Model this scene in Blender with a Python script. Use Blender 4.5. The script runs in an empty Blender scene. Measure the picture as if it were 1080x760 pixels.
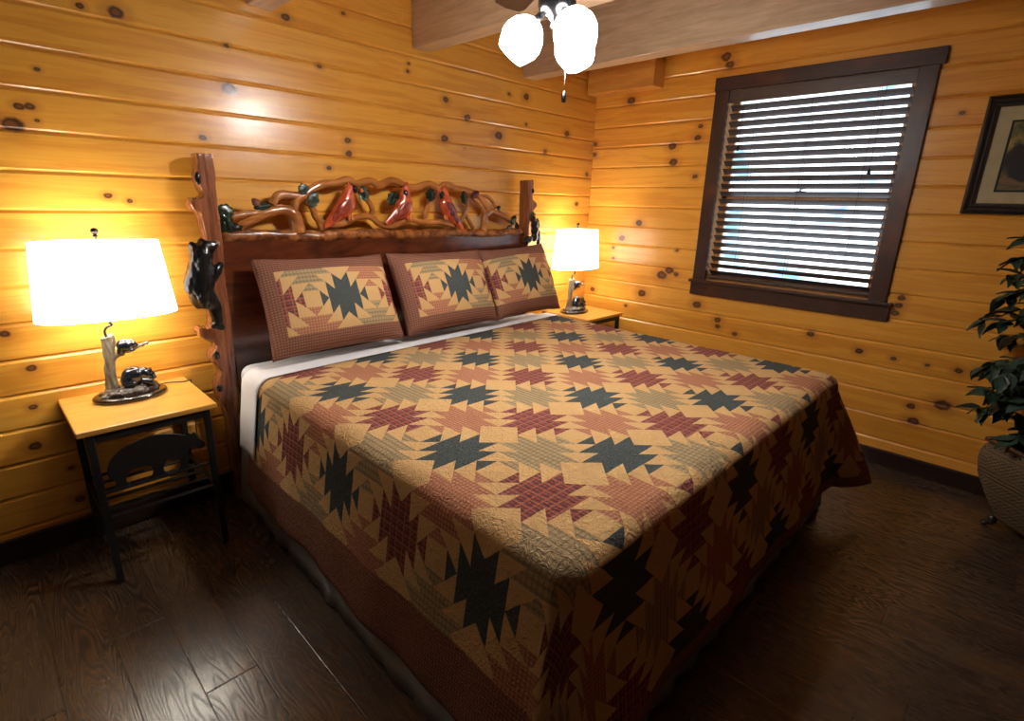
import bpy, bmesh, math, random
from mathutils import Vector, Matrix, Euler, noise as mnoise
random.seed(7)
PI = math.pi
scene = bpy.context.scene
COL = scene.collection

# ------------------------------------------------------------------ camera
CP = Vector((-3.6572, -2.7137, 1.4649))
CR = Euler((1.27936861, -0.02626054, -0.79197388), 'XYZ')
F = 554.608
CM = CR.to_matrix()
cam = bpy.data.cameras.new('camera'); cam.sensor_width = 36; cam.lens = F / 1080 * 36; cam.clip_start = 0.02
camo = bpy.data.objects.new('camera', cam); COL.objects.link(camo)
camo.location = CP; camo.rotation_euler = CR
scene.camera = camo

def at(px, py, ax, v):
    """point of the room seen at a pixel, on the plane axis ax = v"""
    d = CM @ Vector(((px - 540) / F, -(py - 380) / F, -1))
    return CP + d * ((v - CP[ax]) / d[ax])

# ------------------------------------------------------------------ objects
def tag(o, label=None, cat=None, group=None, kind=None):
    if label: o['label'] = label
    if cat: o['category'] = cat
    if group: o['group'] = group
    if kind: o['kind'] = kind
    return o
def empty(name, loc=(0, 0, 0), rz=0, label=None, cat=None, group=None, kind=None):
    o = bpy.data.objects.new(name, None); COL.objects.link(o)
    o.location = loc; o.rotation_euler = (0, 0, rz); o.empty_display_size = .05
    return tag(o, label, cat, group, kind)
def obj(name, bm, mat, parent=None, smooth=False, label=None, **kw):
    me = bpy.data.meshes.new(name); bm.normal_update(); bm.to_mesh(me); bm.free()
    o = bpy.data.objects.new(name, me); COL.objects.link(o)
    me.materials.append(mat)
    if smooth:
        me.polygons.foreach_set('use_smooth', [True] * len(me.polygons))
    if parent: o.parent = parent
    return tag(o, label, **kw)
def autosmooth(o, ang=35):
    me = o.data
    me.polygons.foreach_set('use_smooth', [True] * len(me.polygons))
    me.set_sharp_from_angle(angle=math.radians(ang))
    return o
def copy_tree(o, parent=None):
    c = o.copy(); COL.objects.link(c); c.parent = parent
    for ch in list(o.children): copy_tree(ch, c)
    return c

# ------------------------------------------------------------------ shapes
def BM(): return bmesh.new()
def box(bm, a, b, bev=0.0, seg=2, M=None):
    a = Vector(a); b = Vector(b)
    r = bmesh.ops.create_cube(bm, size=1)
    vs = r['verts']
    s = b - a; c = (a + b) / 2
    for v in vs: v.co = Vector((v.co.x * s.x, v.co.y * s.y, v.co.z * s.z)) + c
    if bev > 0:
        es = list({e for v in vs for e in v.link_edges})
        r = bmesh.ops.bevel(bm, geom=es, offset=bev, segments=seg, affect='EDGES', profile=.5)
        vs = list({v for f in r['faces'] for v in f.verts} | {v for v in vs if v.is_valid})
    if M is not None:
        bmesh.ops.transform(bm, matrix=M, verts=vs)
    return vs
def tube(bm, pts, rad, n=10, cap=True, flat=None):
    """round bar through points, radii per point"""
    pts = [Vector(p) for p in pts]
    if not hasattr(rad, '__len__'): rad = [rad] * len(pts)
    rings = []; up = None
    for i, p in enumerate(pts):
        t = (pts[min(i + 1, len(pts) - 1)] - pts[max(i - 1, 0)]).normalized()
        if up is None:
            up = Vector((0, 0, 1)) if abs(t.z) < .9 else Vector((1, 0, 0))
        up = (up - t * up.dot(t)).normalized(); sd = t.cross(up)
        ring = []
        for k in range(n):
            a = 2 * PI * k / n
            o = up * math.cos(a) * rad[i] + sd * math.sin(a) * rad[i]
            if flat: o.y *= flat
            ring.append(bm.verts.new(p + o))
        rings.append(ring)
    for i in range(len(rings) - 1):
        for k in range(n):
            bm.faces.new((rings[i][k], rings[i + 1][k], rings[i + 1][(k + 1) % n], rings[i][(k + 1) % n]))
    if cap:
        bm.faces.new(rings[0]); bm.faces.new(list(reversed(rings[-1])))
def spline(pts, n=6):
    """catmull-rom through tuples of any length"""
    pts = [tuple(p) for p in pts]; out = []
    P_ = [pts[0]] + pts + [pts[-1]]
    for i in range(1, len(P_) - 2):
        p0, p1, p2, p3 = P_[i - 1:i + 3]
        for k in range(n):
            t = k / n
            out.append(tuple(.5 * (2 * b + (c - a) * t + (2 * a - 5 * b + 4 * c - d) * t * t + (3 * b - a - 3 * c + d) * t ** 3) for a, b, c, d in zip(p0, p1, p2, p3)))
    out.append(pts[-1]); return out
def lathe(bm, prof, n=32, sx=1, sy=1, close=False, c=(0, 0, 0), M=None):
    rings = []; new = []
    for r, z in prof:
        ring = [bm.verts.new((c[0] + r * sx * math.cos(2 * PI * k / n), c[1] + r * sy * math.sin(2 * PI * k / n), c[2] + z)) for k in range(n)]
        rings.append(ring); new += ring
    for i in range(len(rings) - 1):
        for k in range(n):
            bm.faces.new((rings[i][k], rings[i][(k + 1) % n], rings[i + 1][(k + 1) % n], rings[i + 1][k]))
    if close:
        bm.faces.new(list(reversed(rings[0]))); bm.faces.new(rings[-1])
    if M is not None: bmesh.ops.transform(bm, matrix=M, verts=new)
    return new
def prism(bm, pts, d, bev=0.0, seg=2):
    """flat outline (3D points in one plane), extruded by vector d"""
    d = Vector(d)
    vs = [bm.verts.new(p) for p in pts]; f = bm.faces.new(vs)
    r = bmesh.ops.extrude_face_region(bm, geom=[f])
    nv = [g for g in r['geom'] if isinstance(g, bmesh.types.BMVert)]
    for v in nv: v.co += d
    allv = vs + nv
    fs = {f for v in allv for f in v.link_faces}
    bmesh.ops.recalc_face_normals(bm, faces=list(fs))
    if bev > 0:
        es = [e for e in {e for v in allv for e in v.link_edges} if not (e.verts[0] in vs and e.verts[1] in nv or e.verts[1] in vs and e.verts[0] in nv)]
        bmesh.ops.bevel(bm, geom=es, offset=bev, segments=seg, affect='EDGES', profile=.5)
def ell(bm, c, r, rot=(0, 0, 0), n=14):
    m = Matrix.Translation(c) @ Euler(rot).to_matrix().to_4x4() @ Matrix.Diagonal((r[0], r[1], r[2], 1))
    bmesh.ops.create_uvsphere(bm, u_segments=n, v_segments=max(6, n * 2 // 3), radius=1, matrix=m)
def limb(bm, p0, p1, r0, r1, k=7, flat=1.0):
    p0 = Vector(p0); p1 = Vector(p1)
    for i in range(k):
        t = i / (k - 1); r = r0 + (r1 - r0) * t; ell(bm, p0.lerp(p1, t), (r, r * flat, r), n=12)
def fuse(bm, vox=.004, smooth=3):
    """union of closed shapes into one continuous surface"""
    me = bpy.data.meshes.new('tmp'); bm.to_mesh(me); bm.free()
    o = bpy.data.objects.new('tmp', me); COL.objects.link(o)
    m = o.modifiers.new('r', 'REMESH'); m.mode = 'VOXEL'; m.voxel_size = vox
    if smooth:
        s = o.modifiers.new('s', 'SMOOTH'); s.iterations = smooth; s.factor = .6
    dg = bpy.context.evaluated_depsgraph_get(); dg.update()
    e = o.evaluated_get(dg); r = bmesh.new(); r.from_mesh(e.to_mesh()); e.to_mesh_clear()
    bpy.data.objects.remove(o); bpy.data.meshes.remove(me)
    return r
def rough(bm, amp, freq, seed=0, zs=1):
    bm.normal_update()
    mv = [(v, v.normal * (amp * mnoise.noise(Vector((v.co.x * freq + seed, v.co.y * freq, v.co.z * freq * zs))))) for v in bm.verts]
    for v, d in mv: v.co += d

# ------------------------------------------------------------------ node maths
class X:
    """a value in a material's node tree with arithmetic"""
    def __init__(s, nt, sock): s.nt = nt; s.s = sock
    def _m(s, op, *a):
        n = s.nt.nodes.new('ShaderNodeMath'); n.operation = op
        for i, v in enumerate((s,) + a):
            if isinstance(v, X): s.nt.links.new(v.s, n.inputs[i])
            else: n.inputs[i].default_value = v
        return X(s.nt, n.outputs[0])
    def __add__(s, o): return s._m('ADD', o)
    __radd__ = __add__
    def __sub__(s, o): return s._m('SUBTRACT', o)
    def __rsub__(s, o): return (s * -1) + o
    def __mul__(s, o): return s._m('MULTIPLY', o)
    __rmul__ = __mul__
    def __truediv__(s, o): return s._m('DIVIDE', o)
    def gt(s, o): return s._m('GREATER_THAN', o)
    def lt(s, o): return s._m('LESS_THAN', o)
    def floor(s): return s._m('FLOOR')
    def frac(s): return s._m('FRACT')
    def abs(s): return s._m('ABSOLUTE')
    def sin(s): return s._m('SINE')
    def pow(s, p): return s._m('POWER', p)
    def mod2(s): return (s * .5).frac() * 2
    def min(s, o): return s._m('MINIMUM', o)
    def max(s, o): return s._m('MAXIMUM', o)
    def ss(s, a, b):
        n = s.nt.nodes.new('ShaderNodeMapRange'); n.interpolation_type = 'SMOOTHSTEP'
        s.nt.links.new(s.s, n.inputs[0]); n.inputs[1].default_value = a; n.inputs[2].default_value = b
        return X(s.nt, n.outputs[0])
class Mat:
    def __init__(s, name, rough=.5, spec=.5, metal=0, color=(.5, .5, .5), coat=0, coatr=.1):
        s.m = bpy.data.materials.new(name); s.m.use_nodes = True; s.nt = s.m.node_tree; s.N = s.nt.nodes; s.L = s.nt.links
        s.b = s.N['Principled BSDF']; s.b.inputs['Roughness'].default_value = rough
        s.b.inputs['Metallic'].default_value = metal; s.b.inputs['Base Color'].default_value = (*color, 1)
        s.b.inputs['Specular IOR Level'].default_value = spec
        s.b.inputs['Coat Weight'].default_value = coat; s.b.inputs['Coat Roughness'].default_value = coatr
    def pos(s, uv=False):
        n = s.N.new('ShaderNodeTexCoord'); p = n.outputs['UV' if uv else 'Object']
        x = s.N.new('ShaderNodeSeparateXYZ'); s.L.new(p, x.inputs[0])
        return p, X(s.nt, x.outputs[0]), X(s.nt, x.outputs[1]), X(s.nt, x.outputs[2])
    def vec(s, x, y, z):
        n = s.N.new('ShaderNodeCombineXYZ')
        for i, v in enumerate((x, y, z)):
            if isinstance(v, X): s.L.new(v.s, n.inputs[i])
            else: n.inputs[i].default_value = v
        return n.outputs[0]
    def noise(s, v, scale=5, det=3, rough=.5, dist=0):
        n = s.N.new('ShaderNodeTexNoise'); s.L.new(v, n.inputs['Vector']); n.inputs['Scale'].default_value = scale
        n.inputs['Detail'].default_value = det; n.inputs['Roughness'].default_value = rough; n.inputs['Distortion'].default_value = dist
        return X(s.nt, n.outputs[0])
    def voro(s, v, scale=5, feat='F1', rnd=1):
        n = s.N.new('ShaderNodeTexVoronoi'); n.feature = feat; s.L.new(v, n.inputs['Vector']); n.inputs['Scale'].default_value = scale
        n.inputs['Randomness'].default_value = rnd
        return X(s.nt, n.outputs['Distance']), n
    def hash(s, x):
        n = s.N.new('ShaderNodeTexWhiteNoise'); n.noise_dimensions = '1D'; s.L.new(x.s, n.inputs['W']); return X(s.nt, n.outputs['Value'])
    def ramp(s, x, stops):
        n = s.N.new('ShaderNodeValToRGB'); s.L.new(x.s, n.inputs[0]); e = n.color_ramp.elements
        while len(e) < len(stops): e.new(.5)
        for el, (p, c) in zip(e, stops): el.position = p; el.color = (*c, 1)
        return n.outputs[0]
    def mix(s, f, a, b, mode='MIX'):
        n = s.N.new('ShaderNodeMix'); n.data_type = 'RGBA'; n.blend_type = mode; n.clamp_factor = True
        for i, v in ((0, f), (6, a), (7, b)):
            if isinstance(v, X): s.L.new(v.s, n.inputs[i])
            elif isinstance(v, tuple): n.inputs[i].default_value = (*v, 1)
            elif isinstance(v, (int, float)): n.inputs[i].default_value = v
            else: s.L.new(v, n.inputs[i])
        return n.outputs[2]
    def color(s, c): s.L.new(c, s.b.inputs['Base Color'])
    def rough(s, x): s.L.new(x.s, s.b.inputs['Roughness'])
    def bump(s, h, st=.3, dist=.01, coat=False):
        n = s.N.new('ShaderNodeBump'); n.inputs['Strength'].default_value = st; n.inputs['Distance'].default_value = dist
        s.L.new(h.s, n.inputs['Height']); s.L.new(n.outputs[0], s.b.inputs['Normal'])
        if coat: s.L.new(n.outputs[0], s.b.inputs['Coat Normal'])
def S(r, g, b):
    f = lambda c: (c / 255 / 12.92) if c / 255 <= .04045 else ((c / 255 + .055) / 1.055) ** 2.4
    return (f(r), f(g), f(b))

PB, ZB = .1397, 2.0890           # board pitch and phase, headboard wall
PR, ZR = .1448, 2.3279           # window wall

def pine(name, axis, pitch, phase, knots, base=(1, 1, 1)):
    """varnished knotty pine boards lying along x (axis 0) or y (axis 1)"""
    M = Mat(name, rough=.3, spec=.5, coat=.42, coatr=.22)
    p, x, y, z = M.pos()
    a = x if axis == 0 else y
    idx = ((z - phase) / pitch).floor()
    h = M.hash(idx); h2 = M.hash(idx + 31.7)
    gv = M.vec(a * .9 + h * 37, idx * 3.1, z * 14)
    g1 = M.noise(gv, 1.6, 4, .55, .6)
    gv2 = M.vec(a * 2.5 + h2 * 91, idx * 1.7, z * 160)
    g2 = M.noise(gv2, 1.0, 3, .6)
    rings = ((g1 * 26).sin() * .5 + .5)
    t = g1 * .55 + rings * .16 + g2 * .22 + h * .2 - .06
    c = M.ramp(t, [(.18, (.64, .245, .026)), (.42, (.77, .345, .042)), (.62, (.85, .42, .060)), (.85, (.58, .21, .022))])
    d = None
    wob = M.noise(p, 40, 2)
    for (kx, kz, r) in knots:
        c0 = M.vec((a - kx) / (r * 1.35), (z - kz) / r, 0)
        n = M.N.new('ShaderNodeVectorMath'); n.operation = 'LENGTH'; M.L.new(c0, n.inputs[0])
        e = X(M.nt, n.outputs['Value']); d = e if d is None else d.min(e)
    # small scattered knots besides the big ones
    v, vn = M.voro(M.vec(a * .75, z * 1.1, 3.3), 5.0)
    cs = M.N.new('ShaderNodeSeparateColor'); M.L.new(vn.outputs['Color'], cs.inputs[0]); rnd = X(M.nt, cs.outputs[0])
    small = v * 26 + rnd.lt(.84) * 50
    dd = d.min(small) + (wob - .5) * .6
    halo = 1 - dd.ss(.8, 2.6)
    core = 1 - dd.ss(.62, 1.05)
    ring = (dd - .55).abs().ss(.06, .22)
    c = M.mix(halo * .45, c, (.42, .14, .025))
    c = M.mix(core * .93, c, M.mix(ring, (.035, .012, .006), (.16, .055, .022)))
    M.color(c)
    M.rough(g2 * .12 + .26)
    M.bump(g1 * .8 + g2 * .12 + core * .3, .22, .004, coat=True)
    return M.m

KB = [(242, 94, 8), (20, 112, 5), (31, 112, 5), (13, 131, 10), (39, 127, 2.5), (39, 73, 3), (84, 6, 4), (122, 13, 8), (214, 145, 4), (114, 206, 4),
      (137, 212, 3), (301, 18, 5), (239, 48, 3), (337, 70, 3), (362, 14, 2.5), (367, 148, 4), (368, 162, 4), (347, 177, 3), (526, 143, 5.5), (470, 105, 4), (430, 75, 2.5),
      (555, 102, 4.5), (537, 99, 2.5), (598, 141, 4), (575, 160, 3.2), (555, 131, 2), (619, 184, 3), (493, 124, 4.5), (431, 67, 2), (33, 388, 5), (35, 429, 4), (37, 470, 6), (84, 526, 5), (75, 493, 3), (5, 352, 5), (469, 146, 5), (608, 215, 3)]
KR = [(666, 106, 5), (739, 133, 3), (736, 145, 4), (709, 154, 5), (710, 171, 5), (628, 152, 3), (627, 163, 3), (656, 251, 4), (674, 235, 4), (698, 178 + 112, 6), (706, 285, 5),
      (713, 289, 3), (677, 309, 5), (735, 321, 5), (757, 337, 4), (757, 344, 3), (647, 261, 2), (647, 272, 2), (714, 264, 2), (906, 370, 4), (1011, 391, 4), (994, 427, 8), (963, 444, 6),
      (961, 428, 4), (951, 314, 4), (948, 322, 4), (944, 330, 4), (733, 186, 3), (766, 60, 6), (770, 68, 5), (625, 305, 3), (660, 322, 2), (775, 352, 3), (855, 352, 4), (1015, 119, 3), (942, 378, 3), (978, 385, 2.5), (662, 84, 2.5)]
def kn(lst, ax, q):
    o = []
    for x, y, r in lst:
        p = at(x, y, ax, 0); d = (p - CP).dot(CM @ Vector((0, 0, -1)))
        o.append((p[q], p[2], r * .85 * d / F))
    return o
M_wall_back = pine('pine_boards_headboard_wall', 0, PB, ZB, kn(KB, 1, 0))
M_wall_right = pine('pine_boards_window_wall', 1, PR, ZR, kn(KR, 0, 1))

def simple(name, col, rough=.5, spec=.5, metal=0, coat=0, nz=0, nscale=8, bump=0, bscale=60, col2=None, coatr=.08):
    M = Mat(name, rough, spec, metal, col, coat, coatr)
    p, x, y, z = M.pos()
    if nz or col2:
        n = M.noise(p, nscale, 4, .6)
        c2 = col2 or tuple(c * (1 - nz) for c in col)
        M.color(M.mix(n.ss(.35, .65), col, c2))
    if bump:
        M.bump(M.noise(p, bscale, 3), bump, .003, coat=coat > 0)
    return M.m
def grain(name, a, b, axis=0, rough=.4, scale=1, coat=0, bump=.2, dark=None, stretch=14):
    """wood grain running along an axis"""
    M = Mat(name, rough, .5, 0, a, coat, .12)
    p, x, y, z = M.pos()
    k = [stretch, stretch, stretch]; k[axis] = 1.2
    v = M.vec(x * k[0], y * k[1], z * k[2])
    n = M.noise(v, 2.2 * scale, 4, .6, .8); f = M.noise(v, 9 * scale, 3, .6)
    t = n * .7 + f * .3
    c = M.mix(t.ss(.32, .68), a, b)
    if dark: c = M.mix((M.noise(p, 3, 3).ss(.52, .75)) * .8, c, dark)
    M.color(c); M.bump(t, bump, .003, coat=coat > 0)
    return M.m

M_beam = grain('tan_beam_wood', (.60, .44, .29), (.44, .30, .18), 1, .42, 1, .5, .2)  # tan wood grain under a glossy coat
M_beam_pine = grain('pine_block', (.78, .40, .09), (.62, .27, .05), 1, .35, 1, .2, .1)
M_casing = grain('dark_stained_window_casing', (.055, .018, .009), (.025, .010, .007), 1, .38, 1.5, .2, .3, dark=(.12, .035, .012))
M_casing_v = grain('dark_stained_window_casing_upright', (.055, .018, .009), (.025, .010, .007), 2, .38, 1.5, .2, .3, dark=(.12, .035, .012))
M_baseboard = grain('dark_baseboard', (.030, .012, .008), (.018, .008, .006), 0, .4, 1, .1, .2)
M_sash = grain('pine_window_sash', (.62, .33, .12), (.50, .24, .08), 2, .4, 1, 0, .1)
M_slat = grain('dark_walnut_slat', (.10, .066, .055), (.068, .045, .038), 1, .35, 1, .15, .1)
M_black = simple('black_metal', (.010, .010, .011), .42, .5, 0)
M_brassy = simple('dark_bronze_metal', (.05, .04, .035), .25, .5, 1)
M_chrome = simple('chrome', (.75, .75, .75), .15, .5, 1)
M_tabletop = grain('honey_pine_tabletop', (.80, .44, .10), (.68, .33, .06), 0, .28, .6, .4, .05)
M_tabletop2 = M_tabletop
M_white_sheet = simple('white_cotton_sheet', (.82, .83, .86), .85, .2, bump=.12, bscale=18)
M_skirt = simple('taupe_bed_skirt', (.52, .50, .47), .9, .1, bump=.1, bscale=30)
M_mattress = simple('white_mattress_cover', (.75, .77, .82), .9, .15, bump=.1, bscale=25)
M_bark = grain('carved_reddish_wood', (.36, .125, .052), (.17, .050, .022), 2, .25, 1.4, .6, .5)
M_rail = None
M_branch = grain('carved_branch_wood', (.50, .19, .045), (.30, .09, .020), 0, .22, 1.2, .7, .3, stretch=4)
M_panel = grain('dark_mahogany_panel', (.17, .040, .014), (.065, .014, .006), 0, .2, .8, .7, .05, dark=(.018, .006, .004), stretch=5)
M_bear = simple('glossy_black_paint', (.005, .005, .006), .28, .4, coat=.45, bump=1.0, bscale=22, coatr=.12)
M_muzzle = simple('tan_muzzle_paint', (.30, .18, .10), .3, coat=.4)
M_leaf_paint = simple('dark_green_leaf_paint', (.018, .055, .025), .2, .5, coat=.8, bump=.5, bscale=70, col2=(.03, .035, .018), nscale=30)
M_leaf_pale = simple('grey_green_leaf_paint', (.16, .21, .14), .2, .5, coat=.8, bump=.5, bscale=70, col2=(.03, .06, .03), nscale=40)
M_bud = simple('rosy_bud_paint', (.30, .13, .09), .25, coat=.5)
M_red = simple('cardinal_red_paint', (.62, .10, .025), .2, .5, coat=.9, bump=.4, bscale=60, col2=(.42, .05, .015), nscale=25)
M_purple = simple('plum_wing_paint', (.11, .03, .06), .2, .5, coat=.9, bump=.5, bscale=70, col2=(.22, .05, .05), nscale=25)
M_orange = simple('orange_beak_paint', (.65, .16, .03), .3, coat=.5)
M_hollow = simple('black_hollow_paint', (.008, .008, .010), .2, coat=.6)
M_resin_dark = simple('dark_resin', (.022, .012, .009), .16, .6, coat=.9)
M_resin_rock = simple('brown_rocky_resin', (.10, .075, .055), .35, .5, coat=.3, bump=1, bscale=50, col2=(.035, .020, .015), nscale=35)
M_resin_bark = grain('bleached_bark_resin', (.34, .29, .21), (.11, .085, .055), 2, .45, 2.5, .1, .8)
M_resin_bear = simple('glossy_black_resin', (.010, .014, .024), .15, .7, coat=1, bump=.2, bscale=70)

M_wall_front = simple('bounce_cutting_brown_boards', (.17, .065, .022), .5, nz=.3, nscale=3)  # unseen front wall, dark tone invented to cut light bounced onto the bed foot
M_wall_left = simple('bounce_muting_grey_boards', (.20, .195, .19), .7)  # unseen left wall, grey invented to dim and neutralise bounce on the quilt side
# floor: dark distressed boards along y
def floor_mat():
    M = Mat('dark_distressed_floorboards', .32, .6, coat=.7, coatr=.24)
    p, x, y, z = M.pos(); W = .1545
    col = ((x + 3.4) / W); i = col.floor(); h = M.hash(i); L = 1.22
    row = (y + 1.195) / L + M.hash(i + 5.5) * (i + 0.0).abs().gt(.5) + 0.0
    j = row.floor(); hh = M.hash(i * 7.3 + j * 3.1 + .5)
    v = M.vec(x * 9 + hh * 13, y * 1.3 + hh * 53, hh * 9)
    n = M.noise(v, 1.2, 1.5, .45, .35)
    rings = 1 - ((n * 150).sin() * .5 + .5).pow(3)
    f = M.noise(M.vec(x * 150, y * 5, hh * 5), 1, 3, .6)
    blot = M.noise(M.vec(x * 3, y * 1.2, hh), 2.2, 4, .6)
    c = M.ramp(rings * .45 + f * .3 + hh * .15 + blot * .25, [(.2, (.013, .008, .006)), (.5, (.035, .021, .013)), (.8, (.070, .043, .025)), (.97, (.12, .072, .040))])
    c = M.mix(blot.ss(.55, .72) * .6, c, (.13, .065, .022))
    e1 = (col.frac() - .5).abs().ss(.484, .497)
    e2 = (row.frac() - .5).abs().ss(.4965, .4995)
    gap = e1.max(e2)
    c = M.mix(gap * .8, c, (.008, .005, .004)); M.color(c)
    M.rough((1 - rings) * .22 + f * .1 + .22)
    M.bump(rings * .16 + f * .2 - gap * 1.6, .30, .003, coat=True)
    return M.m
M_floor = floor_mat()
M_ceiling = None
def ceil_mat():
    M = Mat('pine_ceiling_boards', .35, .5, coat=.2)
    p, x, y, z = M.pos(); i = (y / .09).floor(); h = M.hash(i)
    n = M.noise(M.vec(x * 1.2 + h * 40, y * 14, h), 2, 4)
    c = M.ramp(n * .7 + h * .3, [(.2, (.72, .36, .08)), (.7, (.58, .25, .05))])
    e = ((y / .09).frac() - .5).abs().ss(.44, .5); M.color(M.mix(e * .9, c, (.07, .025, .01))); M.bump(1 - e, .6, .006)
    return M.m
M_ceiling = ceil_mat()

# ------------------------------------------------------------------ room shell
XL, YF, ZC = -4.75, -4.1, 3.30
SL = .172
def zc(x): return 2.468 - SL * x
def board_wall(name, a0, a1, axis, pitch, phase, mat, sgn, pos0, hole=None):
    """boards stacked from floor to ceiling; the face looks towards sgn along the other axis"""
    bm = BM(); k0 = math.floor((0 - phase) / pitch); z = phase + k0 * pitch
    prof = []
    while z < ZC + .02:
        prof += [(z + .0005, .0085), (z + .003, .0055), (z + .009, 0), (z + pitch - .011, 0), (z + pitch - .003, .0055), (z + pitch - .0005, .0085)]
        z += pitch
    v0 = []; v1 = []
    for (zz, d) in prof:
        o = pos0 - sgn * d
        v0.append(bm.verts.new((a0, o, zz) if axis == 0 else (o, a0, zz)))
        v1.append(bm.verts.new((a1, o, zz) if axis == 0 else (o, a1, zz)))
    for i in range(len(prof) - 1):
        bm.faces.new((v0[i], v1[i], v1[i + 1], v0[i + 1]))
    # solid back of the wall
    ob = pos0 - sgn * .012; oc = pos0 - sgn * .10
    lo = min(ob, oc); hi = max(ob, oc)
    if axis == 0: box(bm, (a0, lo, -.05), (a1, hi, ZC + .15))
    else: box(bm, (lo, a0, -.05), (hi, a1, ZC + .15))
    if hole:
        h0, h1, z0, z1 = hole
        ax = Vector((1, 0, 0)) if axis == 0 else Vector((0, 1, 0)); up = Vector((0, 0, 1))
        for co, no in ((ax * h0, ax), (ax * h1, ax), (up * z0, up), (up * z1, up)):
            bmesh.ops.bisect_plane(bm, geom=bm.verts[:] + bm.edges[:] + bm.faces[:], plane_co=co, plane_no=no)
        dead = [f for f in bm.faces if h0 < f.calc_center_median().dot(ax) < h1 and z0 < f.calc_center_median().z < z1]
        bmesh.ops.delete(bm, geom=dead, context='FACES')
    bmesh.ops.recalc_face_normals(bm, faces=bm.faces)
    return obj(name, bm, mat, kind='structure')
WY0, WY1, WZ0, WZ1 = -2.085, -1.055, .965, 2.195      # window opening
board_wall('wall_back', XL - .1, .1, 0, PB, ZB, M_wall_back, -1, 0)
board_wall('wall_right', YF - .1, 0, 1, PR, ZR, M_wall_right, -1, 0, hole=(WY0, WY1, WZ0, WZ1))
board_wall('wall_left', YF - .1, 0, 1, PB, ZB, M_wall_left, 1, XL)
board_wall('wall_front', XL - .1, .1, 0, PB, ZB, M_wall_front, 1, YF)
bm = BM(); box(bm, (XL - .1, YF - .1, -.1), (.1, .1, 0)); obj('floor', bm, M_floor, kind='structure')
bm = BM(); prism(bm, [Vector((.1, YF - .1, zc(.1))), Vector((.1, YF - .1, zc(.1) + .1)), Vector((XL - .1, YF - .1, zc(XL - .1) + .1)), Vector((XL - .1, YF - .1, zc(XL - .1)))], (0, .2 - YF, 0)); obj('ceiling', bm, M_ceiling, kind='structure')
def molding(name, a, b, mat):
    bm = BM(); box(bm, a, b, .006); return obj(name, bm, mat, kind='structure')
molding('baseboard_back', (XL, -.018, 0), (0, 0, .108), M_baseboard)
molding('baseboard_right', (-.018, YF, 0), (0, -.018, .098), M_baseboard)
molding('baseboard_left', (XL, YF, 0), (XL + .018, -.018, .108), M_baseboard)
molding('baseboard_front', (XL + .018, YF, 0), (-.018, YF + .018, .108), M_baseboard)

# ceiling beams
BEAM = [(-2.600, 'beam running over the left side of the bed, only its end corner in view'), (-1.725, 'middle tan beam meeting the wall above the headboard'),
        (-.838, 'wide tan beam over the right side of the bed beside the fan lights')]
for x0, lb in BEAM:
    bm = BM(); box(bm, (x0, YF, 2.266), (x0 + .114, -.004, zc(x0 + .114)), .004)
    obj('ceiling_beam', bm, M_beam, label=lb, cat='beam')
bm = BM(); box(bm, (-.135, -.575, 2.262), (-.0005, -.012, zc(0)), .004)
obj('beam_stub', bm, M_beam_pine, label='short pine beam block in the corner under the ceiling', cat='beam')

# ------------------------------------------------------------------ window
win = empty('window_1', (0, 0, 0), kind='structure')
def wpart(name, a, b, mat, bev=.003, M=None):
    bm = BM(); box(bm, a, b, bev, M=M); return obj(name, bm, mat, win)
wpart('head_casing', (-.026, -2.172, 2.196), (-.0005, -.968, 2.276), M_casing)
wpart('side_casing', (-.022, -2.152, WZ0), (-.0005, WY0 + .022, 2.196), M_casing_v)
wpart('side_casing', (-.022, WY1 - .012, WZ0), (-.0005, -.975, 2.196), M_casing_v)
wpart('sill', (-.05, -2.185, .955), (-.0005, -.958, .974), M_casing)
wpart('apron', (-.024, -2.178, .866), (-.0005, -.966, .955), M_casing)
JD = .115
bm = BM()
box(bm, (0, WY0 - .002, WZ0), (JD, WY0 + .012, WZ1)); box(bm, (0, WY1 - .012, WZ0), (JD, WY1 + .002, WZ1))
box(bm, (0, WY0, WZ1 - .012), (JD, WY1, WZ1 + .002)); box(bm, (-.002, WY0, WZ0 - .002), (JD, WY1, WZ0 + .014))
obj('jamb', bm, M_sash, win)
bm = BM(); xs0, xs1 = .072, .100; a0, a1 = WY0 + .012, WY1 - .012; zm = 1.548
for (y0, y1, z0, z1) in ((a0, a0 + .042, WZ0 + .014, WZ1 - .012), (a1 - .042, a1, WZ0 + .014, WZ1 - .012), (a0, a1, WZ0 + .014, WZ0 + .066), (a0, a1, WZ1 - .058, WZ1 - .012), (a0, a1, zm - .020, zm + .020)):
    box(bm, (xs0, y0, z0), (xs1, y1, z1), .003)
sash = obj('sash', bm, M_sash, win)
bm = BM(); box(bm, (.055, -1.60, zm + .018), (.078, -1.54, zm + .034), .005); tube(bm, [(.06, -1.57, zm + .034), (.055, -1.57, zm + .046), (.055, -1.60, zm + .05)], .006, 8)
obj('sash_lock', bm, M_brassy, sash)
G = Mat('window_glass', .02); gl = G.N.new('ShaderNodeBsdfGlossy'); gl.inputs['Roughness'].default_value = .02
tr = G.N.new('ShaderNodeBsdfTransparent'); mx = G.N.new('ShaderNodeMixShader'); mx.inputs[0].default_value = .06
G.L.new(tr.outputs[0], mx.inputs[1]); G.L.new(gl.outputs[0], mx.inputs[2]); G.L.new(mx.outputs[0], G.N['Material Output'].inputs[0])
bm = BM(); box(bm, (.084, a0 + .04, WZ0 + .06), (.088, a1 - .04, WZ1 - .05)); obj('glass_pane', bm, G.m, win)

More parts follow.
